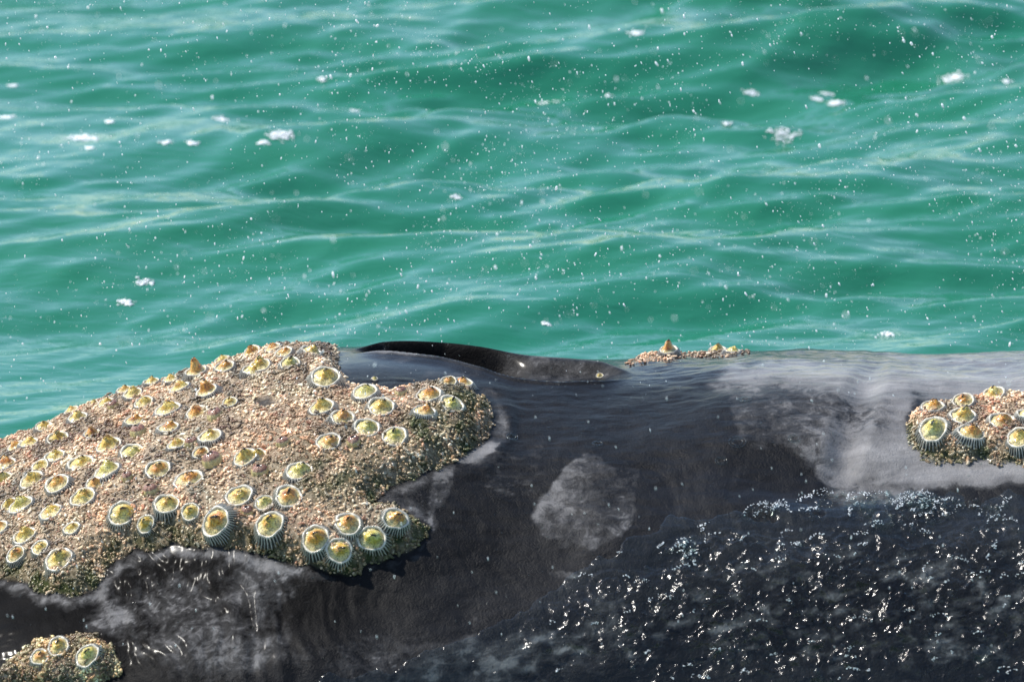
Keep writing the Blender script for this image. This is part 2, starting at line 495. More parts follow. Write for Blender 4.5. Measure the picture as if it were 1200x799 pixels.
def whale_surface(x, phi):
    """displaced points plus the masks that colour them"""
    P = base_point(x, phi)
    px, py = project(P)
    e = 1e-3
    T1 = base_point(x + e, phi) - base_point(x - e, phi)
    T2 = base_point(x, phi + e) - base_point(x, phi - e)
    nrm = np.cross(T1, T2); nrm /= np.linalg.norm(nrm, axis=1)[:, None] + 1e-12
    out = np.einsum('ij,ij->i', nrm, P - np.stack([x, 0 * x, 0 * x + Z0], 1))
    nrm *= np.sign(out)[:, None]
    arc = phi * 0.85
    mx_, my_ = project(P + nrm * 0.020)
    sdm, sdr, sdl, _s = masks(mx_, my_, x, P[:, 1])
    sda = masks(px, py, x, P[:, 1])[3]
    front = sstep(0.34, 0.26, P[:, 1])
    d = 0.010 * fbm(x * 3.2, arc * 3.2, 3, 31) + 0.0045 * fbm(x * 9, arc * 9, 3, 41)
    # wrinkles, stronger low down at the left
    wl = blob(px, py, 240, 720, 170, 110, 0, 0.6)
    u = x + 0.25 * arc
    d += (0.0008 + 0.0034 * wl) * fbm(u * 62 + 2 * fbm(x * 9, arc * 9, 2, 8), arc * 15, 4, 51)
    d += 0.0012 * fbm(x * 30, arc * 75, 3, 61) * (1 - wl)
    bh = sstep(-0.27, -0.22, x) * sstep(0.2, 0.16, x) * sstep(-0.02, 0.02, P[:, 1])
    d *= 1 - 0.85 * bh
    # mounds under the crust
    d += 0.022 * sstep(-3, 26, sdm) * (1 - 0.0 * front)
    d += 0.006 * sstep(0, 20, sdm) * fbm(x * 26, arc * 26, 3, 71)
    d += 0.020 * sstep(-3, 18, sdr) + 0.016 * sstep(-3, 18, sdl) + 0.004 * sstep(-1, 6, sda)
    # hollow below the big patch, swelling beside and below it
    d -= 0.010 * blob(px, py, 470, 690, 150, 55, -14, 0.9)
    d -= 0.010 * blob(px, py, 585, 590, 60, 110, 10, 0.9)
    d -= 0.008 * blob(px, py, 150, 675, 120, 50, 0, 0.9)
    d += 0.012 * blob(px, py, 260, 790, 150, 60, 0, 0.8)
    d += 0.016 * blob(px, py, 930, 480, 140, 70, 0, 0.8)
    d -= 0.014 * blob(px, py, 960, 560, 90, 26, 0, 0.7)
    d -= 0.012 * blob(px, py, 1000, 500, 16, 60, 20, 0.8)
    d -= 0.006 * blob(px, py, 260, 668, 130, 44, 0, 0.9)
    # skin edge left standing around the patch
    d += 0.003 * np.exp(-((sdm + 22) / 9.0) ** 2) * blob(px, py, 575, 490, 50, 70, 0, 0.5)
    # blowholes
    yy = P[:, 1]
    env = sstep(-0.235, -0.185, x) * sstep(0.178, 0.12, x)
    yn, yf = lip_near(x), lip_far(x)
    t = (yy - yn) / np.maximum(yf - yn, 0.012)
    deep = np.interp(x, [-0.24, -0.17, -0.08, -0.02, 0.03, 0.17], [0.012, 0.034, 0.046, 0.042, 0.022, 0.014])
    steep = np.interp(x, [-0.02, 0.03], [0.90, 0.70])
    q_ = np.clip((1.0 - t) / (1.0 - steep), 0, 1)
    prof = sstep(0.0, 0.10, t) * q_ * q_ * (3 - 2 * q_)
    d -= env * deep * prof
    d += env * (0.004 * np.exp(-((yy - yn + 0.010) / 0.016) ** 2) + 0.005 * np.exp(-((yy - yn + 0.002) / 0.005) ** 2))
    d += 0.004 * sstep(-0.24, -0.14, x) * sstep(0.03, -0.05, x) * np.exp(-((yy - yf) / 0.035) ** 2)
    d += 0.005 * env * np.exp(-((yy - yf) / 0.03) ** 2)
    la = np.array([-0.085, 0.235]); lb = np.array([0.012, 0.055]); le = lb - la
    tt = np.clip(((x - la[0]) * le[0] + (yy - la[1]) * le[1]) / (le @ le), 0, 1)
    ld = np.hypot(x - la[0] - tt * le[0], yy - la[1] - tt * le[1])
    d += env * 0.020 * np.exp(-(ld / 0.014) ** 2) * sstep(-0.01, 0.02, yy - yn) * sstep(0.18, 0.42, tt)
    Q = P + nrm * d[:, None]
    return Q, nrm, px, py, (sdm, sdr, sdl, sda)

def skin_colours(px, py, S, x, phi):
    sdm, sdr, sdl, sda = S
    wx = px + 26 * fbm(px / 60, py / 60, 4, 81); wy = py + 22 * fbm(px / 60, py / 60, 4, 91)
    B = lambda *a: blob(wx, wy, *a)
    p = np.full(px.shape, 0.0)
    ex = px + 7 * fbm(px / 22, py / 22, 4, 181); ey = py + 7 * fbm(px / 22, py / 22, 4, 191)
    p += 0.46 * sstep(-9, 12, poly_sd(ex, ey, [(824, 455), (850, 440), (930, 428), (1010, 430), (1062, 440), (1210, 430), (1210, 470), (1075, 470), (1062, 500), (1080, 532), (1210, 545), (1210, 556),
                                              (1120, 562), (1040, 592), (985, 590), (962, 560), (940, 545), (890, 530), (862, 525), (850, 500), (845, 475)]))
    p += 0.47 * sstep(-3, 5, poly_sd(ex, ey, [(662, 548), (690, 524), (712, 540), (752, 552), (750, 590), (742, 622), (700, 646), (650, 645), (632, 618), (618, 596), (640, 575)]))
    p += 0.26 * sstep(-2, 3, poly_sd(ex, ey, [(560, 520), (588, 512), (580, 526), (548, 540), (535, 546), (540, 530)]))
    p += 0.24 * sstep(-2, 4, poly_sd(ex, ey, [(508, 545), (540, 530), (534, 560), (520, 590), (505, 615), (500, 590)]))
    p += 0.30 * B(1120, 440, 150, 36, 0, 0.5)
    p += 0.15 * B(1000, 540, 60, 40, 0, 0.5)
    p += 0.55 * B(1110, 545, 110, 22, 4, 0.5)
    p += 0.34 * sstep(760, 880, wx) * sstep(470, 430, wy)
    p += 0.26 * B(600, 540, 60, 40, -30, 0.6)
    p += 0.20 * B(470, 580, 60, 40, 0, 0.6)
    p += 0.40 * B(665, 672, 26, 7, 30, 0.4)
    p += 0.30 * B(265, 735, 95, 75, -20, 0.6) + 0.12 * B(100, 700, 120, 50, 0, 0.7)
    p += 0.30 * B(120, 720, 30, 20, -40, 0.6)
    p += 0.28 * B(500, 770, 160, 40, 0, 0.7)
    p += 0.25 * B(780, 520, 40, 10, 20, 0.6) + 0.25 * B(860, 540, 40, 16, 0, 0.6)
    p += 0.30 * B(460, 425, 60, 14, 4, 0.6)
    arc_ = phi * 0.85; u_ = x + 0.25 * arc_
    p += blob(px, py, 240, 720, 190, 100, 0, 0.5) * (0.14 + 0.16 * fbm(u_ * 110 + 3 * fbm(x * 12, arc_ * 12, 2, 8), arc_ * 14, 5, 53, 0.65))
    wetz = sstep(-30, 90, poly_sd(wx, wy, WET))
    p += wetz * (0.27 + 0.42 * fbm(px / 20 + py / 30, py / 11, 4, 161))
    p += 0.44 * sstep(-0.05, 0.0, x) * sstep(0.19, 0.15, x) * sstep(0.0, 0.02, base_point(x, phi)[:, 1] - lip_near(x)) * sstep(0.03, 0.0, base_point(x, phi)[:, 1] - lip_far(x))
    # old scratches and scuffs
    sc1 = np.abs(fbm((px + 0.5 * py) / 70, (py - 0.3 * px) / 16, 3, 171)); p += 0.16 * sstep(0.035, 0.0, sc1) * sstep(0.0, 0.3, fbm(px / 80, py / 80, 2, 172))
    edge = np.exp(-((sdm + 13) / 7.0) ** 2)
    p += 0.20 * edge * (0.6 + 1.2 * fbm(px / 16, py / 16, 3, 140)) * B(570, 490, 60, 60, 0, 0.4)
    p += (0.25 + 0.08 * sstep(540, 600, py)) * np.exp(-((sdm + 9) / 9.0) ** 2) + 0.25 * np.exp(-((sdr + 10) / 14.0) ** 2)
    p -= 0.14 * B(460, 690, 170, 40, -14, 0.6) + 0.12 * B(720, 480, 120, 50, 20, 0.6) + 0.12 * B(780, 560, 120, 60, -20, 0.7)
    crust = np.maximum(np.maximum(sstep(-3, 3, sdm), sstep(-3, 3, sdr)), np.maximum(sstep(-3, 3, sdl), sstep(-1, 3, sda)))
    # bare skin showing through at one spot in the big patch
    crust = crust * (1 - 0.8 * B(316, 484, 10, 6, 0, 0.5))
    algae_shade = np.maximum(sstep(24, 6, sdm) * sstep(450, 480, py + 0.35 * (px - 500)) * (sdm > -6),
                       blob(px, py, 520, 505, 75, 22, -28, 0.5) * (sdm > -6))
    algae_shade = np.maximum(algae_shade, sstep(16, 3, sdr) * sstep(490, 510, py) * (sdr > -6))
    algae_shade = np.maximum(algae_shade, blob(px, py, 395, 565, 75, 38, 0, 0.6) * 0.7 * (sdm > -6))
    algae_shade = np.clip(algae_shade * (0.75 + 0.9 * fbm(px / 14, py / 14, 3, 99)), 0, 1)  # algal olive plus painted-in shade along the lower right crust edges
    y_ = base_point(x, phi)[:, 1]
    lip = np.exp(-((y_ - lip_near(x)) / 0.006) ** 2) * sstep(-0.24, -0.19, x) * sstep(0.18, 0.14, x)
    inn = sstep(-0.005, 0.01, y_ - lip_near(x)) * sstep(0.02, -0.01, y_ - lip_far(x)) * sstep(-0.25, -0.2, x) * sstep(0.19, 0.15, x)
    wet = np.maximum(lip, 0.75 * sstep(-0.02, 0.10, y_) * (1 - 0.9 * inn))
    p = p + 0.36 * np.exp(-((y_ - lip_near(x) + 0.003) / 0.004) ** 2) * sstep(-0.24, -0.19, x) * sstep(0.18, 0.14, x)  # wet highlight along the near lip, painted into the skin colour
    wet = np.maximum(wet, 0.5 * sstep(-110, -5, poly_sd(wx, wy, WET)))
    return np.stack([np.clip(p, 0, 1), crust, algae_shade, np.clip(wet, 0, 1)], 1)

def dense_axis(lo, hi, step, a, b, grow=1.12):
    r = list(np.arange(lo, hi, step))
    x, s = hi, step; up = []
    while x < b: up.append(x); s *= grow; x += s
    up.append(b)
    x, s = lo, step; dn = []
    while True:
        s *= grow; x -= s
        if x <= a: break
        dn.append(x)
    return np.array([a] + dn[::-1] + r + up)

ax = dense_axis(-0.86, 0.86, 0.0031, -2.28, 4.18)
ap = dense_axis(rad(-66), rad(30), 0.0036, -math.pi, math.pi)
AX, AP = np.meshgrid(ax, ap, indexing='ij')
Q, NRM, PX, PY, SD = whale_surface(AX.ravel(), AP.ravel())
# close both ends to a blunt tip
endt = np.clip(np.minimum((AX.ravel() + 2.28) / 0.5, (4.18 - AX.ravel()) / 0.8), 0, 1)
sc_end = np.sqrt(np.clip(1 - (1 - endt) ** 2, 0, 1))
cz = Z0 - 0.05
Q[:, 1] *= sc_end; Q[:, 2] = cz + (Q[:, 2] - cz) * sc_end
me, _ = grid_mesh('whale', Q, len(ax), len(ap), M_WHALE)
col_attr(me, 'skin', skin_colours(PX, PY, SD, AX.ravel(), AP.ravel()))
under = 0.9 * sstep(0, 140, poly_sd(PX + 40 * fbm(PX / 60, PY / 60, 4, 201), PY + 34 * fbm(PX / 50, PY / 50, 4, 202), WET))
under = np.maximum(under, 0.88 * blob(PX, PY, 160, 700, 260, 95, 0, 0.5))
_y = base_point(AX.ravel(), AP.ravel())[:, 1]; _x = AX.ravel()
under = np.maximum(under, np.interp(_x, [-0.05, 0.0], [0.95, 0.35]) * sstep(-0.005, 0.01, _y - lip_near(_x)) * sstep(0.02, -0.01, _y - lip_far(_x)) * sstep(-0.25, -0.2, _x) * sstep(0.19, 0.15, _x))
col_attr(me, 'flooded', np.stack([under] * 3, 1))
whale = link('whale', me, label='dark grey mottled whale back with a blowhole breaking the green sea', cat='whale')

# ray caster on the finished whale skin (visible side only)
idx = np.where((AP.ravel() > rad(-75)) & (AP.ravel() < rad(40)) & (np.abs(AX.ravel()) < 0.95))[0]
ok = np.zeros(len(Q), bool); ok[idx] = True
a_ = (np.arange(len(ax) - 1)[:, None] * len(ap) + np.arange(len(ap) - 1)[None, :]).ravel()
quads = np.stack([a_, a_ + len(ap), a_ + len(ap) + 1, a_ + 1], 1)
quads = quads[ok[quads].all(1)]
remap = np.full(len(Q), -1); used = np.unique(quads); remap[used] = np.arange(len(used))
VQ = Q[used]; FQ = remap[quads]
BVH = BVHTree.FromPolygons(VQ.tolist(), FQ.tolist())

def hit(px, py):
    loc, nor, i, dist = BVH.ray_cast(Vector(CAM), Vector(ray(px, py)))
    if loc is None: return None, None
    # smooth the normal over the neighbourhood
    n = Vector((0, 0, 0))
    for dx, dy in ((0, 0), (9, 0), (-9, 0), (0, 9), (0, -9)):
        l2, n2, _, _ = BVH.ray_cast(Vector(CAM), Vector(ray(px + dx, py + dy)))
        if l2 is not None and (l2 - loc).length < 0.06:
            n += n2 if n2.dot(Vector(CAM) - l2) > 0 else -n2
    return loc, (n.normalized() if n.length > 0 else nor)

# ------------------------------------------------------------------ crust of whale lice
def ico():
    t = (1 + 5 ** 0.5) / 2
    v = np.array([(-1, t, 0), (1, t, 0), (-1, -t, 0), (1, -t, 0), (0, -1, t), (0, 1, t), (0, -1, -t), (0, 1, -t),
                  (t, 0, -1), (t, 0, 1), (-t, 0, -1), (-t, 0, 1)], float)
    v /= np.linalg.norm(v[0])
    f = np.array([(0, 11, 5), (0, 5, 1), (0, 1, 7), (0, 7, 10), (0, 10, 11), (1, 5, 9), (5, 11, 4), (11, 10, 2), (10, 7, 6),
                  (7, 1, 8), (3, 9, 4), (3, 4, 2), (3, 2, 6), (3, 6, 8), (3, 8, 9), (4, 9, 5), (2, 4, 11), (6, 2, 10), (8, 6, 7), (9, 8, 1)])
    return v, f
ICO_V, ICO_F = ico()

def ellipsoids(C, A, B, D):
    """centres and three half-axis vectors, (N,3) each -> verts, faces"""
    n = len(C)
    V = C[:, None, :] + ICO_V[None, :, 0:1] * A[:, None, :] + ICO_V[None, :, 1:2] * B[:, None, :] + ICO_V[None, :, 2:3] * D[:, None, :]
    F = ICO_F[None] + 12 * np.arange(n)[:, None, None]
    return V.reshape(-1, 3), F.reshape(-1, 3)

def norm(v): return v / (np.linalg.norm(v, axis=1)[:, None] + 1e-12)

SD_ALL = SD
area = np.linalg.norm(np.cross(np.gradient(Q.reshape(len(ax), len(ap), 3), axis=0).reshape(-1, 3),
                               np.gradient(Q.reshape(len(ax), len(ap), 3), axis=1).reshape(-1, 3)), axis=1)
Gn = norm(np.cross(np.gradient(Q.reshape(len(ax), len(ap), 3), axis=0).reshape(-1, 3),
                   np.gradient(Q.reshape(len(ax), len(ap), 3), axis=1).reshape(-1, 3)))
Gn *= np.sign(np.einsum('ij,ij->i', Gn, NRM))[:, None]
ALG_SHADE = skin_colours(PX, PY, SD, AX.ravel(), AP.ravel())[:, 2]
BARE = 1 - 0.95 * blob(PX, PY, 316, 484, 13, 8, 0, 0.4)

def crust_stuff(name, sd, count, label, extra=None, size=1.0, edge=-2, dull=(1, 1, 1)):
    sel = (AP.ravel() > rad(-72)) & (AP.ravel() < rad(26)) & (np.abs(AX.ravel()) < 0.9) & (sd > edge)
    if extra is not None: sel &= extra
    ids = np.where(sel)[0]
    wgt = area[ids] * BARE[ids]; wgt /= wgt.sum()
    pick = rng.choice(ids, count, p=wgt)
    C = Q[pick] + rng.normal(0, 0.0012, (count, 3)); n = Gn[pick]
    r = (0.0006 + 0.0018 * rng.random(count) ** 2.4) * size
    t = norm(np.cross(n, rng.normal(size=(count, 3)))); b = np.cross(n, t)
    el = np.where(rng.random(count) < 0.4, 1.7, 1.05) * (0.9 + 0.3 * rng.random(count))
    C = C + n * (r * 0.45)[:, None]
    A = t * (r * el)[:, None]; B_ = b * r[:, None]; D = n * (r * 0.9)[:, None]
    pal = np.array([(0.54, 0.44, 0.31), (0.66, 0.58, 0.45), (0.48, 0.33, 0.22), (0.44, 0.25, 0.17), (0.28, 0.21, 0.13), (0.74, 0.69, 0.59)])
    ci = rng.choice(6, count, p=[0.30, 0.2, 0.17, 0.10, 0.13, 0.10])
    col = pal[ci] * np.array([1.18, 1.02, 0.86]) * (0.8 + 0.35 * rng.random((count, 1)))
    patchy = 0.85 + 1.7 * fbm(PX[pick] / 20, PY[pick] / 20, 4, 120)
    col *= np.clip(patchy, 0.28, 1.4)[:, None]
    hue = np.clip(fbm(PX[pick] / 34, PY[pick] / 34, 3, 133) * 1.6, -1, 1)[:, None]
    col *= (1 + hue * np.array([0.10, -0.04, -0.10])) * np.array(dull)
    al = ALG_SHADE[pick][:, None] * (0.6 + 0.4 * rng.random((count, 1)))
    col = col * (1 - al) + np.array([0.10, 0.105, 0.03]) * (0.6 + 0.9 * rng.random((count, 1))) * al
    # a share of the lice are curled bodies: a short row of segments
    seg = rng.choice(count, count // 24, replace=False)
    SC_, SA, SB, SD_, SCOL = [], [], [], [], []
    for k in range(-2, 3):
        th = 0.45 * k
        off = t[seg] * (k * 0.0021) + b[seg] * (0.0016 * (1 - math.cos(th * 1.4)))
        SC_.append(C[seg] + off + n[seg] * 0.0012); sz = 0.0019 * (1 - 0.13 * abs(k)) * size
        SA.append(t[seg] * sz * 0.62); SB.append(b[seg] * sz * 1.6); SD_.append(n[seg] * sz * 1.0)
        SCOL.append(col[seg] * (1.06 if k % 2 else 0.9))
    C = np.concatenate([C] + SC_); A = np.concatenate([A] + SA); B_ = np.concatenate([B_] + SB); D = np.concatenate([D] + SD_)
    col = np.concatenate([col] + SCOL)
    V, F = ellipsoids(C, A, B_, D)
    me = raw_mesh(name, V, F, M_LICE)
    col_attr(me, 'tint', np.repeat(col, 12, axis=0))
    return link(name, me, label=label, cat='whale lice', kind='stuff')

crust_stuff('whale_lice', SD[0], 48000, 'beige and pinkish crust of tiny whale lice between the barnacles of the big patch')
crust_stuff('whale_lice', SD[1], 5200, 'olive beige crust of whale lice around the isolated barnacle cluster on pale skin')
crust_stuff('whale_lice', SD[2], 3600, 'yellowish crust of whale lice on the half sunk lump at the waterline', PX < 200, dull=(0.84, 0.90, 0.70))
crust_stuff('whale_lice', SD[3], 900, 'thin yellow crust of whale lice on the back ridge behind the blowhole', size=1.1, edge=-1)

# ------------------------------------------------------------------ barnacles
def revolve(rings, nseg, fn=None, cap=False):
    """rings: list of (radius, z); fn(ring index, angle, r, z) -> r, z"""
    V, F = [], []
    for i, (r, z) in enumerate(rings):
        for k in range(nseg):
            a = 2 * math.pi * k / nseg
            rr, zz = fn(i, a, r, z) if fn else (r, z)
            V.append((rr * math.cos(a), rr * math.sin(a), zz))
    for i in range(len(rings) - 1):
        for k in range(nseg):
            k2 = (k + 1) % nseg
            F.append((i * nseg + k, i * nseg + k2, (i + 1) * nseg + k2, (i + 1) * nseg + k))
    if cap:
        V.append((0, 0, rings[-1][1])); c = len(V) - 1; b = (len(rings) - 1) * nseg
        for k in range(nseg): F.append((b + k, b + (k + 1) % nseg, c))
    return V, F

def mesh_py(name, V, F, mat, smooth=True):
    me = bpy.data.meshes.new(name)
    me.from_pydata(V, [], F); me.update()
    me.polygons.foreach_set('use_smooth', np.full(len(me.polygons), smooth, dtype=bool))
    me.materials.append(mat)
    return me

def barnacle_meshes(seed, tall=1.0, hood=1.0):
    r = random.Random(seed)
    ph = [r.random() * 6.28 for _ in range(6)]
    def wob(a, amp=0.06): return 1 + amp * (math.sin(2 * a + ph[0]) + 0.6 * math.sin(3 * a + ph[1]) + 0.35 * math.sin(7 * a + ph[2]))
    # dark sloping shell wall
    V, F = revolve([(1.26, -0.40), (1.16, -0.12), (1.05, 0.1), (0.90, 0.28)], 40, lambda i, a, R, z: (R * wob(a), z))
    wall = mesh_py('shell', V, F, M_WALL)
    # white ribs standing on the wall
    V, F = [], []
    nr = r.choice((34, 38, 42))
    for k in range(nr):
        a = 2 * math.pi * (k + 0.25 * r.random()) / nr
        wv = wob(a); wd = 0.034 + 0.022 * r.random(); ln = 1.0 + 0.14 * r.random()
        pts = [(0.94, 0.33, 0.9), (1.08, 0.17, 1.0), (1.20, -0.08, 0.9), (1.32 * ln, -0.30, 0.3)]
        b = len(V)
        for R, z, q in pts:
            for s, lift in ((-1, 0), (1, 0), (0, 0.07)):
                aa = a + s * wd * q / max(R, 0.5)
                rr = (R + lift * q) * wv
                V.append((rr * math.cos(aa), rr * math.sin(aa), z + lift * 0.5 * q))
        for i in range(3):
            o1, o2 = b + i * 3, b + i * 3 + 3
            F += [(o1, o2, o2 + 2, o1 + 2), (o1 + 2, o2 + 2, o2 + 1, o1 + 1)]
        F.append((b, b + 2, b + 1))
    ribs = mesh_py('rib_fringe', V, F, M_RIB, False)
    # pale rim
    def rimf(i, a, R, z):
        return R * wob(a) * (1 + 0.025 * math.sin(11 * a + ph[3]) * (i < 3)), z + 0.03 * math.sin(5 * a + ph[4])
    V, F = revolve([(0.90, 0.10), (1.01, 0.24), (1.00, 0.31), (0.95, 0.35), (0.88, 0.33), (0.82, 0.24)], 40, rimf)
    rim = mesh_py('rim', V, F, M_RIM)
    # soft body: a dome with an off-centre hood
    hx, hy = 0.10 + 0.12 * r.random(), 0.10 + 0.14 * (r.random() - 0.5)
    hh = (0.26 + 0.16 * r.random()) * hood
    def hz(x, y):
        d2 = ((x - hx) / 0.56) ** 2 + ((y - hy) / 0.43) ** 2
        g = math.exp(-(d2 * 1.0) ** 1.7) * hh * tall
        q = math.hypot(x, y) / 0.80
        return 0.25 + 0.17 * (1 - q * q) + g + 0.05 * math.sin(7 * x + ph[4]) * math.sin(8 * y + ph[5]) + 0.03 * math.sin(13 * x + 9 * y + ph[2])
    V, F = [], []
    ns, nrg = 28, 9
    for i in range(nrg):
        R = 0.80 * (1 - i / nrg)
        for k in range(ns):
            a = 2 * math.pi * k / ns
            x, y = R * 1.06 * wob(a) * math.cos(a), R * 1.06 * wob(a) * math.sin(a)
            V.append((x, y, hz(x, y)))
    for i in range(nrg - 1):
        for k in range(ns):
            k2 = (k + 1) % ns
            F.append((i * ns + k, i * ns + k2, (i + 1) * ns + k2, (i + 1) * ns + k))
    V.append((0, 0, hz(0, 0)))
    for k in range(ns): F.append(((nrg - 1) * ns + k, (nrg - 1) * ns + (k + 1) % ns, len(V) - 1))
    mantle = mesh_py('mantle', V, F, M_YELLOW)
    # lips beside the slit and the dark slit
    zt = hz(hx, hy)
    V, F = [], []
    sl = 0.20 + 0.06 * r.random()
    for s in (-1, 1):
        b = len(V)
        for i in range(7):
            u = -1 + i / 3.0
            wv = 0.085 * math.sqrt(max(0.02, 1 - u * u * 0.9))
            for (dy, dz) in ((0.035, -0.06), (0.05 + wv * 0.4, 0.065), (0.05 + wv, -0.02), (0.08 + wv, -0.12)):
                x = hx + u * sl * 1.25; y = hy + s * dy
                V.append((x, y, hz(x, y) + dz))
        for i in range(6):
            for j in range(3):
                q = (b + i * 4 + j, b + i * 4 + j + 1, b + i * 4 + 5 + j, b + i * 4 + 4 + j)
                F.append(q)
    lips = mesh_py('lips', V, F, M_YELLOW)
    V, F = [], []
    for i in range(9):
        u = -1 + i / 4.0
        wv = 0.072 * math.sqrt(max(0.01, 1 - u * u))
        for s, dz in ((-1, 0.012), (0, 0.045), (1, 0.012)):
            x = hx + u * sl; y = hy + s * wv
            V.append((x, y, hz(x, y) + dz))
    for i in range(8):
        for j in range(2):
            F.append((i * 3 + j, i * 3 + j + 1, i * 3 + 4 + j, i * 3 + 3 + j))
    hole = mesh_py('opening', V, F, M_HOLE)
    # dark little tip that stands over the slit
    V, F = revolve([(0.13, -0.08), (0.12, 0.05), (0.07, 0.13)], 10, None, True)
    V = [(x * 1.1 + hx + sl * 0.5, y * 0.8 + hy, z + hz(hx + sl * 0.5, hy)) for x, y, z in V]
    tip = mesh_py('dark_tip', V, F, M_HOLE)
    return dict(shell=wall, rib_fringe=ribs, rim=rim, mantle=mantle, lips=lips, opening=hole, dark_tip=tip)

VARIANTS = [barnacle_meshes(100 + k, hood=(0.8, 1.0, 1.3, 1.1, 0.9, 1.2, 0.7, 1.0)[k]) for k in range(8)]
TALL = [barnacle_meshes(300, tall=2.9, hood=1.0), barnacle_meshes(301, tall=2.2, hood=1.0)]
MANT = {'y': M_YELLOW, 'o': M_ORANGE, 'v': M_OLIVE}

def part(name, me, parent, mat=None):
    o = link(name, me, parent)
    if mat:
        o.material_slots[0].link = 'OBJECT'
        o.material_slots[0].material = mat
    return o

def barnacle(px, py, size, hue, label, group, meshes=None, fringe=True, lean=None, sink=0.0, tip=True):
    loc, n = hit(px, py + 3)
    if loc is None:
        k = 4
        while loc is None and k < 40:
            loc, n = hit(px, py + k); k += 2
        if loc is None: return None
    k = random.randrange(8)
    ms = meshes or VARIANTS[k]
    e = bpy.data.objects.new('barnacle', None); COL.objects.link(e)
    e.empty_display_size = 0.01
    up = (n * 0.9 + Vector((0.02, -0.22, 0.28)))
    if lean: up = up + Vector(lean)
    up.normalize()
    up = (up + Vector((random.uniform(-.16, .16), random.uniform(-.16, .16), 0))).normalized()
    size = 0.65 * size + 10.5 if size > 12 else size
    r = size * 0.00125 * 0.49 * random.uniform(0.94, 1.06)
    q = up.to_track_quat('Z', 'Y').to_matrix().to_4x4()
    # turn so that the hood leans up and to the right of the shell, as most do
    yaw = Matrix.Rotation(random.uniform(-0.1, 1.3), 4, 'Z')
    xr = Matrix.Identity(4)
    zx = Vector((1, 0, 0)); zx = (zx - up * zx.dot(up)).normalized(); zy = up.cross(zx)
    for i in range(3): xr[i][0], xr[i][1], xr[i][2] = zx[i], zy[i], up[i]
    e.matrix_world = Matrix.Translation(Vector(loc) + n * (random.uniform(-0.26, -0.06) * r + 0.0016 - sink)) @ xr @ yaw @ Matrix.Diagonal((r, r * random.uniform(0.9, 1.0), r * random.uniform(0.95, 1.25), 1))
    e['label'] = label; e['category'] = 'barnacle'; e['group'] = group
    part('shell', ms['shell'], e)
    if fringe: part('rib_fringe', ms['rib_fringe'], e)
    part('rim', ms['rim'], e)
    mt = part('mantle', ms['mantle'], e, MANT[hue])
    part('lips', ms['lips'], mt, MANT[hue])
    part('opening', ms['opening'], mt)
    if tip: part('dark_tip', ms['dark_tip'], mt)
    return e

HUE = {'y': 'yellow', 'o': 'orange', 'v': 'olive yellow'}
def bset(rows, text, group):
    for px, py, s, h in rows:
        tip = random.random() < 0.45
        look = ('small ' if s < 24 else 'large ' if s >= 33 else '') + ('dark-tipped ' if tip else 'plain-topped ') + HUE[h]
        near = [k for k in KNOBS if math.hypot(k[0] - px, k[1] - py) < 30]
        words = text.replace('COLOUR', look).replace('small small', 'small')
        if near: words = words.replace('with white ringed shell on', 'beside a closed reddish one on')
        barnacle(px, py, s, h, words, group, tip=tip)

KNOBS = [(253, 489, 18), (163, 508, 18), (177, 577, 17), (133, 476, 12), (305, 554, 17), (250, 541, 20), (415, 519, 15),
         (290, 600, 14), (225, 520, 14), (332, 520, 14), (470, 461, 13), (150, 560, 13)]
G1 = 'barnacles on the big crusted patch'
barnacle(231, 436, 27, 'o', 'tall orange barnacle with black tip sticking up from the big patch skyline', G1, TALL[0], lean=(-0.35, 0, 0.25), sink=-0.003)
barnacle(244, 459, 27, 'o', 'squat orange barnacle with dark fringe right under the tall black-tipped one', G1, TALL[1], lean=(-0.15, 0, 0.2), sink=-0.003)
barnacle(69, 654, 40, 'y', 'large lone barnacle with long white fringe at the bottom corner of the big patch', G1)
# little ones along the skyline
bset([(261, 417, 15, 'y'), (178, 447, 14, 'y'), (200, 444, 15, 'y'), (146, 456, 13, 'y'), (110, 470, 12, 'y'), (85, 480, 13, 'y'),
      (51, 498, 16, 'y'), (19, 522, 16, 'o'), (124, 470, 18, 'y'), (296, 411, 17, 'o'), (320, 407, 15, 'o'), (333, 411, 20, 'o'), (364, 411, 24, 'y')],
     'small COLOUR barnacle on the big patch skyline against the sea', 'small barnacles along the skyline of the big patch')
# open slope
bset([(211, 453, 20, 'y'), (264, 430, 22, 'o'), (297, 433, 26, 'y'), (156, 460, 22, 'y'), (169, 470, 22, 'y'), (91, 488, 26, 'y'),
      (197, 479, 30, 'y'), (158, 493, 22, 'o'), (198, 502, 28, 'o'), (231, 482, 28, 'o'), (247, 511, 28, 'y'), (68, 513, 28, 'y'),
      (34, 519, 25, 'y'), (128, 521, 31, 'y'), (155, 528, 33, 'v'), (65, 534, 22, 'y'), (6, 544, 26, 'o'), (95, 541, 32, 'y'),
      (127, 553, 33, 'v'), (38, 561, 31, 'y'), (4, 561, 22, 'v'), (69, 567, 30, 'o'), (98, 582, 34, 'y'), (186, 549, 34, 'o'),
      (221, 560, 34, 'o'), (288, 535, 26, 'y'), (281, 580, 34, 'y'), (26, 592, 31, 'v'), (60, 599, 28, 'y'), (196, 590, 32, 'y'),
      (143, 599, 37, 'y'), (29, 626, 31, 'y'), (-2, 617, 28, 'o'), (256, 610, 37, 'o')],
     'COLOUR barnacle with white ringed shell on the big patch sloping end', 'barnacles on the sloping end of the big patch')
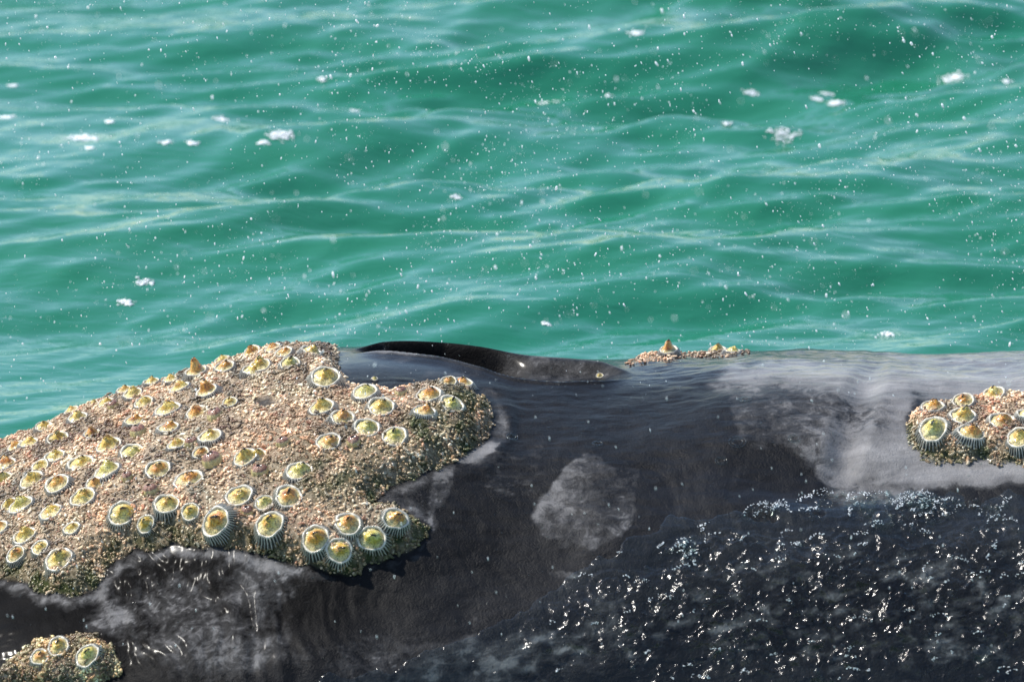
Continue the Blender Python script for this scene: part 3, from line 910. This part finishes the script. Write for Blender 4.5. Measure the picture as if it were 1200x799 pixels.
bset([(208, 520, 16, 'y'), (108, 507, 18, 'o'), (48, 545, 20, 'y'), (112, 566, 18, 'o'), (12, 590, 18, 'y'), (85, 618, 18, 'y'),
      (236, 530, 16, 'o'), (270, 470, 15, 'y'), (172, 612, 16, 'y'), (225, 598, 18, 'y'), (20, 648, 20, 'o'), (48, 640, 16, 'y'), (310, 588, 17, 'v')],
     'COLOUR barnacle half buried in lice on the big patch', 'small half buried barnacles on the big patch')
bset([(340, 426, 27, 'v'), (306, 429, 24, 'y'), (381, 442, 38, 'y'), (378, 477, 30, 'y'), (301, 531, 18, 'y'), (350, 550, 36, 'v'),
      (338, 580, 36, 'o'), (317, 614, 37, 'y')],
     'COLOUR barnacle among beige lice in the middle of the big patch', 'barnacles in the middle of the big patch')
bset([(428, 459, 30, 'v'), (401, 490, 32, 'o'), (447, 477, 30, 'y'), (430, 501, 28, 'v'), (385, 516, 27, 'o'),
      (463, 511, 31, 'v'), (503, 461, 29, 'o'), (497, 481, 26, 'o'), (529, 472, 30, 'v'), (542, 447, 22, 'o'), (526, 446, 14, 'o')],
     'COLOUR barnacle on the green-edged patch lobe below the blowhole', 'barnacles on the lobe below the blowhole')
bset([(370, 630, 32, 'o'), (397, 643, 32, 'y'), (408, 612, 33, 'o'), (436, 629, 30, 'v'), (463, 606, 33, 'o')],
     'COLOUR barnacle on the rounded tongue hanging below the big patch', 'barnacles on the lower tongue of the big patch')
bset([(1093, 475, 27, 'o'), (1129, 469, 24, 'o'), (1165, 460, 30, 'y'), (1128, 487, 34, 'y'), (1094, 503, 36, 'v'), (1137, 506, 33, 'o'),
      (1174, 492, 33, 'o'), (1196, 512, 33, 'y'), (1206, 486, 28, 'y')],
     'COLOUR barnacle in the isolated cluster on pale grey skin', 'barnacles of the isolated cluster')
bset([(69, 755, 24, 'y'), (47, 768, 20, 'o'), (103, 766, 28, 'v')],
     'COLOUR barnacle on the half sunk lump at the waterline', 'barnacles on the waterline lump')
barnacle(783, 414, 20, 'o', 'lone orange barnacle standing on the bare back ridge behind the blowhole', 'barnacles on the back ridge', TALL[1], sink=-0.007)
bset([(841, 409, 20, 'y'), (858, 411, 16, 'v')], 'tiny COLOUR barnacle in the crust on the back ridge', 'barnacles on the back ridge')
barnacle(703, 438, 9, 'y', 'tiny pale barnacle inside the end of the blowhole', 'barnacles on the back ridge')
barnacle(439, 442, 8, 'v', 'tiny olive barnacle alone on bare grey skin above the big patch lobe', G1)

# reddish knobs: small closed shells of upright plates
def knob_mesh(seed):
    r = random.Random(seed)
    def fn(i, a, R, z):
        return R * (1 + 0.16 * abs(math.sin(4.5 * a + seed)) - 0.08 + 0.06 * math.sin(2 * a + seed * 2)), z + 0.05 * math.sin(3 * a + seed)
    return mesh_py('plates', *revolve([(1.1, -0.4), (1.05, 0.1), (0.9, 0.5), (0.6, 0.8), (0.35, 0.88)], 36, fn), M_RED), \
        mesh_py('mouth', *revolve([(0.42, 0.80), (0.30, 0.74), (0.16, 0.70)], 14, None, True), M_HOLE)
KN = [knob_mesh(k + 1) for k in range(4)]
for k, (px, py, s) in enumerate(KNOBS):
    loc, n = hit(px, py)
    if loc is None: continue
    e = bpy.data.objects.new('closed_barnacle', None); COL.objects.link(e)
    r = s * 0.00125 * 0.5
    e.matrix_world = Matrix.Translation(loc + n * r * 0.3) @ (n + Vector((0, 0, .3))).to_track_quat('Z', 'Y').to_matrix().to_4x4() @ Matrix.Rotation(k * 1.7, 4, 'Z') @ Matrix.Diagonal((r, r, r, 1))
    e['label'] = 'small closed reddish brown barnacle set in the lice of the big patch'
    e['category'] = 'barnacle'; e['group'] = 'closed reddish barnacles on the big patch'
    part('plates', KN[k % 4][0], e); part('mouth', KN[k % 4][1], e)

# ------------------------------------------------------------------ water running off the flank
fx = np.arange(-0.36, 0.84, 0.0023); fp = np.arange(rad(-66), rad(-14), 0.0024)
FX, FP = np.meshgrid(fx, fp, indexing='ij')
Pf, Nf, fpx, fpy, _ = whale_surface(FX.ravel(), FP.ravel())
sdw = poly_sd(fpx + 40 * fbm(fpx / 60, fpy / 60, 4, 201), fpy + 34 * fbm(fpx / 50, fpy / 50, 4, 202), WET)
farc = FP.ravel() * 0.85; fxx = FX.ravel()
wx = fxx + 0.016 * fbm(fxx * 22, farc * 22, 3, 211); wy = farc + 0.016 * fbm(fxx * 22, farc * 22, 3, 212)
ra, rb = 0.88 * wx - 0.47 * wy, 0.47 * wx + 0.88 * wy
r1 = (1 - np.abs(noise2(ra * 34, rb * 60, 221))) ** 2.2
ra, rb = 0.80 * wx + 0.60 * wy, -0.60 * wx + 0.80 * wy
r2 = (1 - np.abs(noise2(ra * 80, rb * 125, 222))) ** 2
r3 = fbm(wx * 16, wy * 26, 2, 223)
strength = sstep(0, 70, sdw) * (0.12 + 0.88 * sstep(500, 760, fpx + 60 * fbm(fpx / 70, fpy / 70, 3, 240))) * (0.75 + 0.35 * sstep(-0.2, 0.5, fbm(fxx * 7, farc * 7, 2, 230)))
hgt = 0.0012 + strength * (0.0060 * r1 + 0.0036 * r2 + 0.0016 * fbm(wx * 120, wy * 150, 2, 227) + 0.006 * r3 + 0.003)
# splash rings
for cx, cy, R in ((738, 752, 0.028), (725, 728, 0.016), (716, 690, 0.034), (845, 740, 0.018), (1095, 605, 0.022), (1165, 625, 0.02)):
    c, n = hit(cx, cy)
    if c is None: continue
    dd = np.linalg.norm(Pf - np.array(c), axis=1)
    hgt += 0.0022 * np.cos((dd / R) * 15) * np.exp(-((dd / R) ** 2) * 1.2)
hgt = np.maximum(hgt, 0.0005) * sstep(-2, 6, sdw) - 0.003 * sstep(6, -2, sdw)
me, _ = grid_mesh('water_film', Pf + Nf * hgt[:, None], len(fx), len(fp), M_FILM, keep=(sdw > -3))
link('water_film', me, kind='stuff', label='thin rippled sheet of water running off the whale flank', cat='water')

# a clear wash of water lapping over the low end of the flank
qx = np.arange(-1.15, -0.2, 0.006); qy = np.arange(-1.15, -0.35, 0.006)
QX, QY = np.meshgrid(qx, qy, indexing='ij')
sw = (0.066 + 0.006 * fbm(QX * 8, QY * 14, 3, 301)) * np.exp(-((QX + 0.74) / 0.26) ** 2 - ((QY + 0.62) / 0.22) ** 2) + 0.005 * fbm(QX * 14, QY * 26, 3, 302) - 0.004
me, _ = grid_mesh('lapping_water', np.stack([QX.ravel(), QY.ravel(), (sea_height(QX, QY) + sw).ravel()], 1), len(qx), len(qy), M_FILM)
link('lapping_water', me, kind='stuff', label='clear water lapping over the low end of the whale flank', cat='water')

# bubbles along the front of the running water, and single drops ringing on the skin
def dome(nseg=12, nr=4):
    V, F = revolve([(math.cos(i * math.pi / 2 / nr), math.sin(i * math.pi / 2 / nr)) for i in range(nr)], nseg)
    V.append((0, 0, 1)); b = (nr - 1) * nseg
    F3 = []
    for q in F: F3 += [(q[0], q[1], q[2]), (q[0], q[2], q[3])]
    for k in range(nseg): F3.append((b + k, b + (k + 1) % nseg, len(V) - 1))
    return np.array(V), np.array(F3)
DV, DF = dome()
V_all, F_all, nv = [], [], 0
br = random.Random(5)
front = [(790, 645), (850, 612), (905, 594), (960, 586), (1060, 580), (1120, 590), (1185, 592)]
for k in range(800):
    u = br.random() * (len(front) - 1); i = int(u); f = u - i
    px = front[i][0] * (1 - f) + front[i + 1][0] * f + br.gauss(0, 8)
    py = front[i][1] * (1 - f) + front[i + 1][1] * f + abs(br.gauss(0, 20)) - 3
    if br.random() < 0.22: px, py = br.uniform(700, 1200), br.uniform(640, 798)
    if float(fbm(np.array(px / 40), np.array(py / 30), 2, 77)) < 0.0: continue
    loc, n = hit(px, py)
    if loc is None: continue
    R = 0.0014 + 0.0040 * br.random() ** 3.0
    if k % 130 == 0: R = 0.010 + 0.008 * br.random()
    m = np.array(n.to_track_quat('Z', 'Y').to_matrix())
    v = (DV * R) @ m.T + np.array(loc + n * 0.003)
    V_all.append(v); F_all.append(DF + nv); nv += len(v)
me = raw_mesh('bubbles', np.concatenate(V_all), np.concatenate(F_all), M_FILM)
link('bubbles', me, kind='stuff', label='clear bubbles along the upper edge of the running water', cat='bubbles')

C, A, B_, D = [], [], [], []
for k in range(230):
    u = br.random() * (len(front) - 1); i = int(u); f = u - i
    cx = front[i][0] * (1 - f) + front[i + 1][0] * f + br.gauss(0, 6); cy = front[i][1] * (1 - f) + front[i + 1][1] * f + abs(br.gauss(0, 30))
    if k % 3 == 0: cx, cy = br.uniform(640, 1200), br.uniform(640, 800)
    if float(fbm(np.array(cx / 40), np.array(cy / 30), 2, 77)) < br.uniform(-0.3, 0.25): continue
    rr = br.uniform(3, 13) if k % 3 else br.uniform(2, 7); a0 = br.uniform(2.6, 4.2); span = br.uniform(0.8, 2.6)
    for j in range(int(4 + rr * 1.4)):
        a = a0 + span * br.random()
        loc, n = hit(cx + rr * 1.5 * math.cos(a) + br.gauss(0, .7), cy + rr * 0.8 * math.sin(a) + br.gauss(0, .7))
        if loc is None: continue
        q = br.uniform(0.0003, 0.0008)
        C.append(loc + n * br.uniform(0.003, 0.007)); A.append((q * 1.4, 0, 0)); B_.append((0, q, 0)); D.append((0, 0, q))
V, F = ellipsoids(np.array(C), np.array(A), np.array(B_), np.array(D))
link('froth', raw_mesh('froth', V, F, M_FOAM_GLINTS), kind='stuff', label='fine white froth on the water running off the whale', cat='froth')

V_all, F_all, nv = [], [], 0
for cx, cy, R in ((873, 468, 0.0095), (864, 518, 0.012), (931, 514, 0.009), (977, 577, 0.011), (845, 540, 0.008), (600, 512, 0.008), (700, 520, 0.007)):
    loc, n = hit(cx, cy)
    if loc is None: continue
    m = np.array(n.to_track_quat('Z', 'Y').to_matrix())
    for rr in (1.0, 0.62):
        V, F = [], []
        for a in range(28):
            A = 2 * math.pi * a / 28
            for b in range(6):
                Bq = 2 * math.pi * b / 6
                q = R * rr + 0.0007 * math.cos(Bq)
                V.append((q * math.cos(A), q * math.sin(A), 0.0007 * math.sin(Bq)))
                a2, b2 = (a + 1) % 28, (b + 1) % 6
                F.append((a * 6 + b, a2 * 6 + b, a2 * 6 + b2, a * 6 + b2))
        v = np.array(V) @ m.T + np.array(loc + n * 0.0006)
        V_all.append(v); F_all.append(np.array(F) + nv); nv += len(v)
me = raw_mesh('splash_rings', np.concatenate(V_all), np.concatenate(F_all), M_FILM)
link('splash_rings', me, kind='stuff', label='small ring ripples where drops land on the wet skin', cat='ripples')

# beads of water lying on the wet skin and crust
pool = np.where((AP.ravel() > rad(-60)) & (AP.ravel() < rad(12)) & (np.abs(AX.ravel()) < 0.82))[0]
pick = rng.choice(pool, 1500, p=area[pool] / area[pool].sum())
r = 0.0007 + 0.0011 * rng.random(1500) ** 3
t = norm(np.cross(Gn[pick], rng.normal(size=(1500, 3)))); b = np.cross(Gn[pick], t)
V, F = ellipsoids(Q[pick] + Gn[pick] * 0.0004, t * (r * 1.4)[:, None], b * r[:, None], Gn[pick] * (r * 0.7)[:, None])
me = raw_mesh('water_beads', V, F, M_FILM)
link('water_beads', me, kind='stuff', label='tiny water beads lying on the whale skin', cat='water')

# ------------------------------------------------------------------ white flecks on the sea: foam, and sun glints built as blobs
def sea_hit(px, py):
    d = ray(px, py)
    t = (SEA_LEVEL - CAM[2]) / d[2]
    for _ in range(6):
        p = CAM + d * t
        h = float(sea_height(np.array([p[0]]), np.array([p[1]]))[0])
        t = (h - CAM[2]) / d[2]
    return CAM + d * t
C, A, B_, D = [], [], [], []
fr_ = np.random.default_rng(3)
FLECK = [(98, 162, 24, 30), (105, 174, 8, 8), (330, 161, 22, 24), (128, 143, 8, 8), (8, 138, 12, 12), (14, 101, 9, 6), (195, 167, 9, 8), (225, 168, 10, 8),
         (260, 140, 14, 8), (745, 75, 13, 14), (638, 105, 7, 5), (652, 104, 6, 5), (880, 131, 11, 12), (856, 116, 8, 6), (920, 163, 24, 18), (980, 121, 13, 16),
         (958, 116, 9, 7), (970, 81, 11, 10), (1118, 68, 20, 18), (1180, 95, 9, 6), (147, 354, 12, 12), (170, 331, 12, 8), (534, 232, 9, 6), (640, 380, 6, 4),
         (1040, 392, 10, 6), (378, 97, 8, 5), (308, 173, 9, 8), (415, 130, 8, 6), (715, 112, 7, 4), (850, 145, 7, 4)]
for px, py, wd, cnt in FLECK:
    c = sea_hit(px, py)
    for k in range(cnt * 6):
        ox = fr_.normal(0, 0.42) * wd * 0.00135; oy = fr_.normal(0, 0.30) * wd * 0.0016
        r = 0.0010 + 0.0020 * fr_.random() ** 2
        z = float(sea_height(np.array([c[0] + ox]), np.array([c[1] + oy]))[0])
        C.append((c[0] + ox, c[1] + oy, z + r * 0.3)); A.append((r * 1.5, 0, 0)); B_.append((0, r * 1.3, 0)); D.append((0, 0, r * 0.4))
V, F = ellipsoids(np.array(C), np.array(A), np.array(B_), np.array(D))
me = raw_mesh('foam_glints', V, F, M_FOAM_GLINTS)
link('foam_glints', me, kind='stuff', label='scattered white flecks of foam and imitated sun glints on the green sea', cat='foam')

# ------------------------------------------------------------------ spray drops in the air
cnt = 10500
sr = np.random.default_rng(11)
C = np.zeros((cnt, 3)); L = np.zeros(cnt); W = np.zeros(cnt); Dv = np.zeros((cnt, 3))
k = 0
while k < cnt:
    px, py = sr.uniform(-60, 1260), sr.uniform(-60, 470)
    dens = 0.45 + 0.55 * float(sstep(150, 650, np.array(px))) * (0.6 + 0.4 * float(sstep(0, 150, np.array(py))))
    dens *= float(np.clip(0.62 + 1.3 * fbm(np.array(px / 110), np.array(py / 80), 3, 400), 0.12, 1.3)) * (1.0 + 0.8 * math.exp(-((px - 620) / 260) ** 2 - ((py - 340) / 90) ** 2))
    if py > 405: dens *= 0.35
    if sr.random() > dens: continue
    t = sr.normal(7.7, 0.5) if sr.random() < 0.75 else sr.uniform(5.0, 9.5)
    p = CAM + ray(px, py) * t
    if p[2] < SEA_LEVEL + 0.06: continue
    C[k] = p
    W[k] = 0.00023 + 0.0009 * sr.random() ** 4 + (0.0012 if sr.random() < 0.02 else 0)
    L[k] = W[k] * (1.0 + 2.0 * sr.random() ** 1.8)
    slant = 0.42 * float(sstep(350, 950, np.array(px))) + sr.normal(0, 0.30)
    Dv[k] = (slant, sr.normal(0, 0.2), -1); k += 1
extra = 160   # a few falling in front of the flank
for k in range(extra):
    px, py = sr.uniform(0, 1200), sr.uniform(430, 760)
    C[k] = CAM + ray(px, py) * sr.uniform(6.7, 7.2)
    Dv[k] = (0.15 + sr.normal(0, 0.15), 0, -1); W[k] = 0.0003 + 0.0004 * sr.random(); L[k] = W[k] * (2.5 + 2.5 * sr.random())
ax_ = norm(Dv); t = norm(np.cross(ax_, np.array([[0.3, 1, 0.1]]))); b = np.cross(ax_, t)
V, F = ellipsoids(C, ax_ * L[:, None], t * W[:, None], b * W[:, None])
me = raw_mesh('spray', V, F, M_DROP)
link('spray', me, kind='stuff', label='fine white water drops of spray hanging in the air', cat='spray')
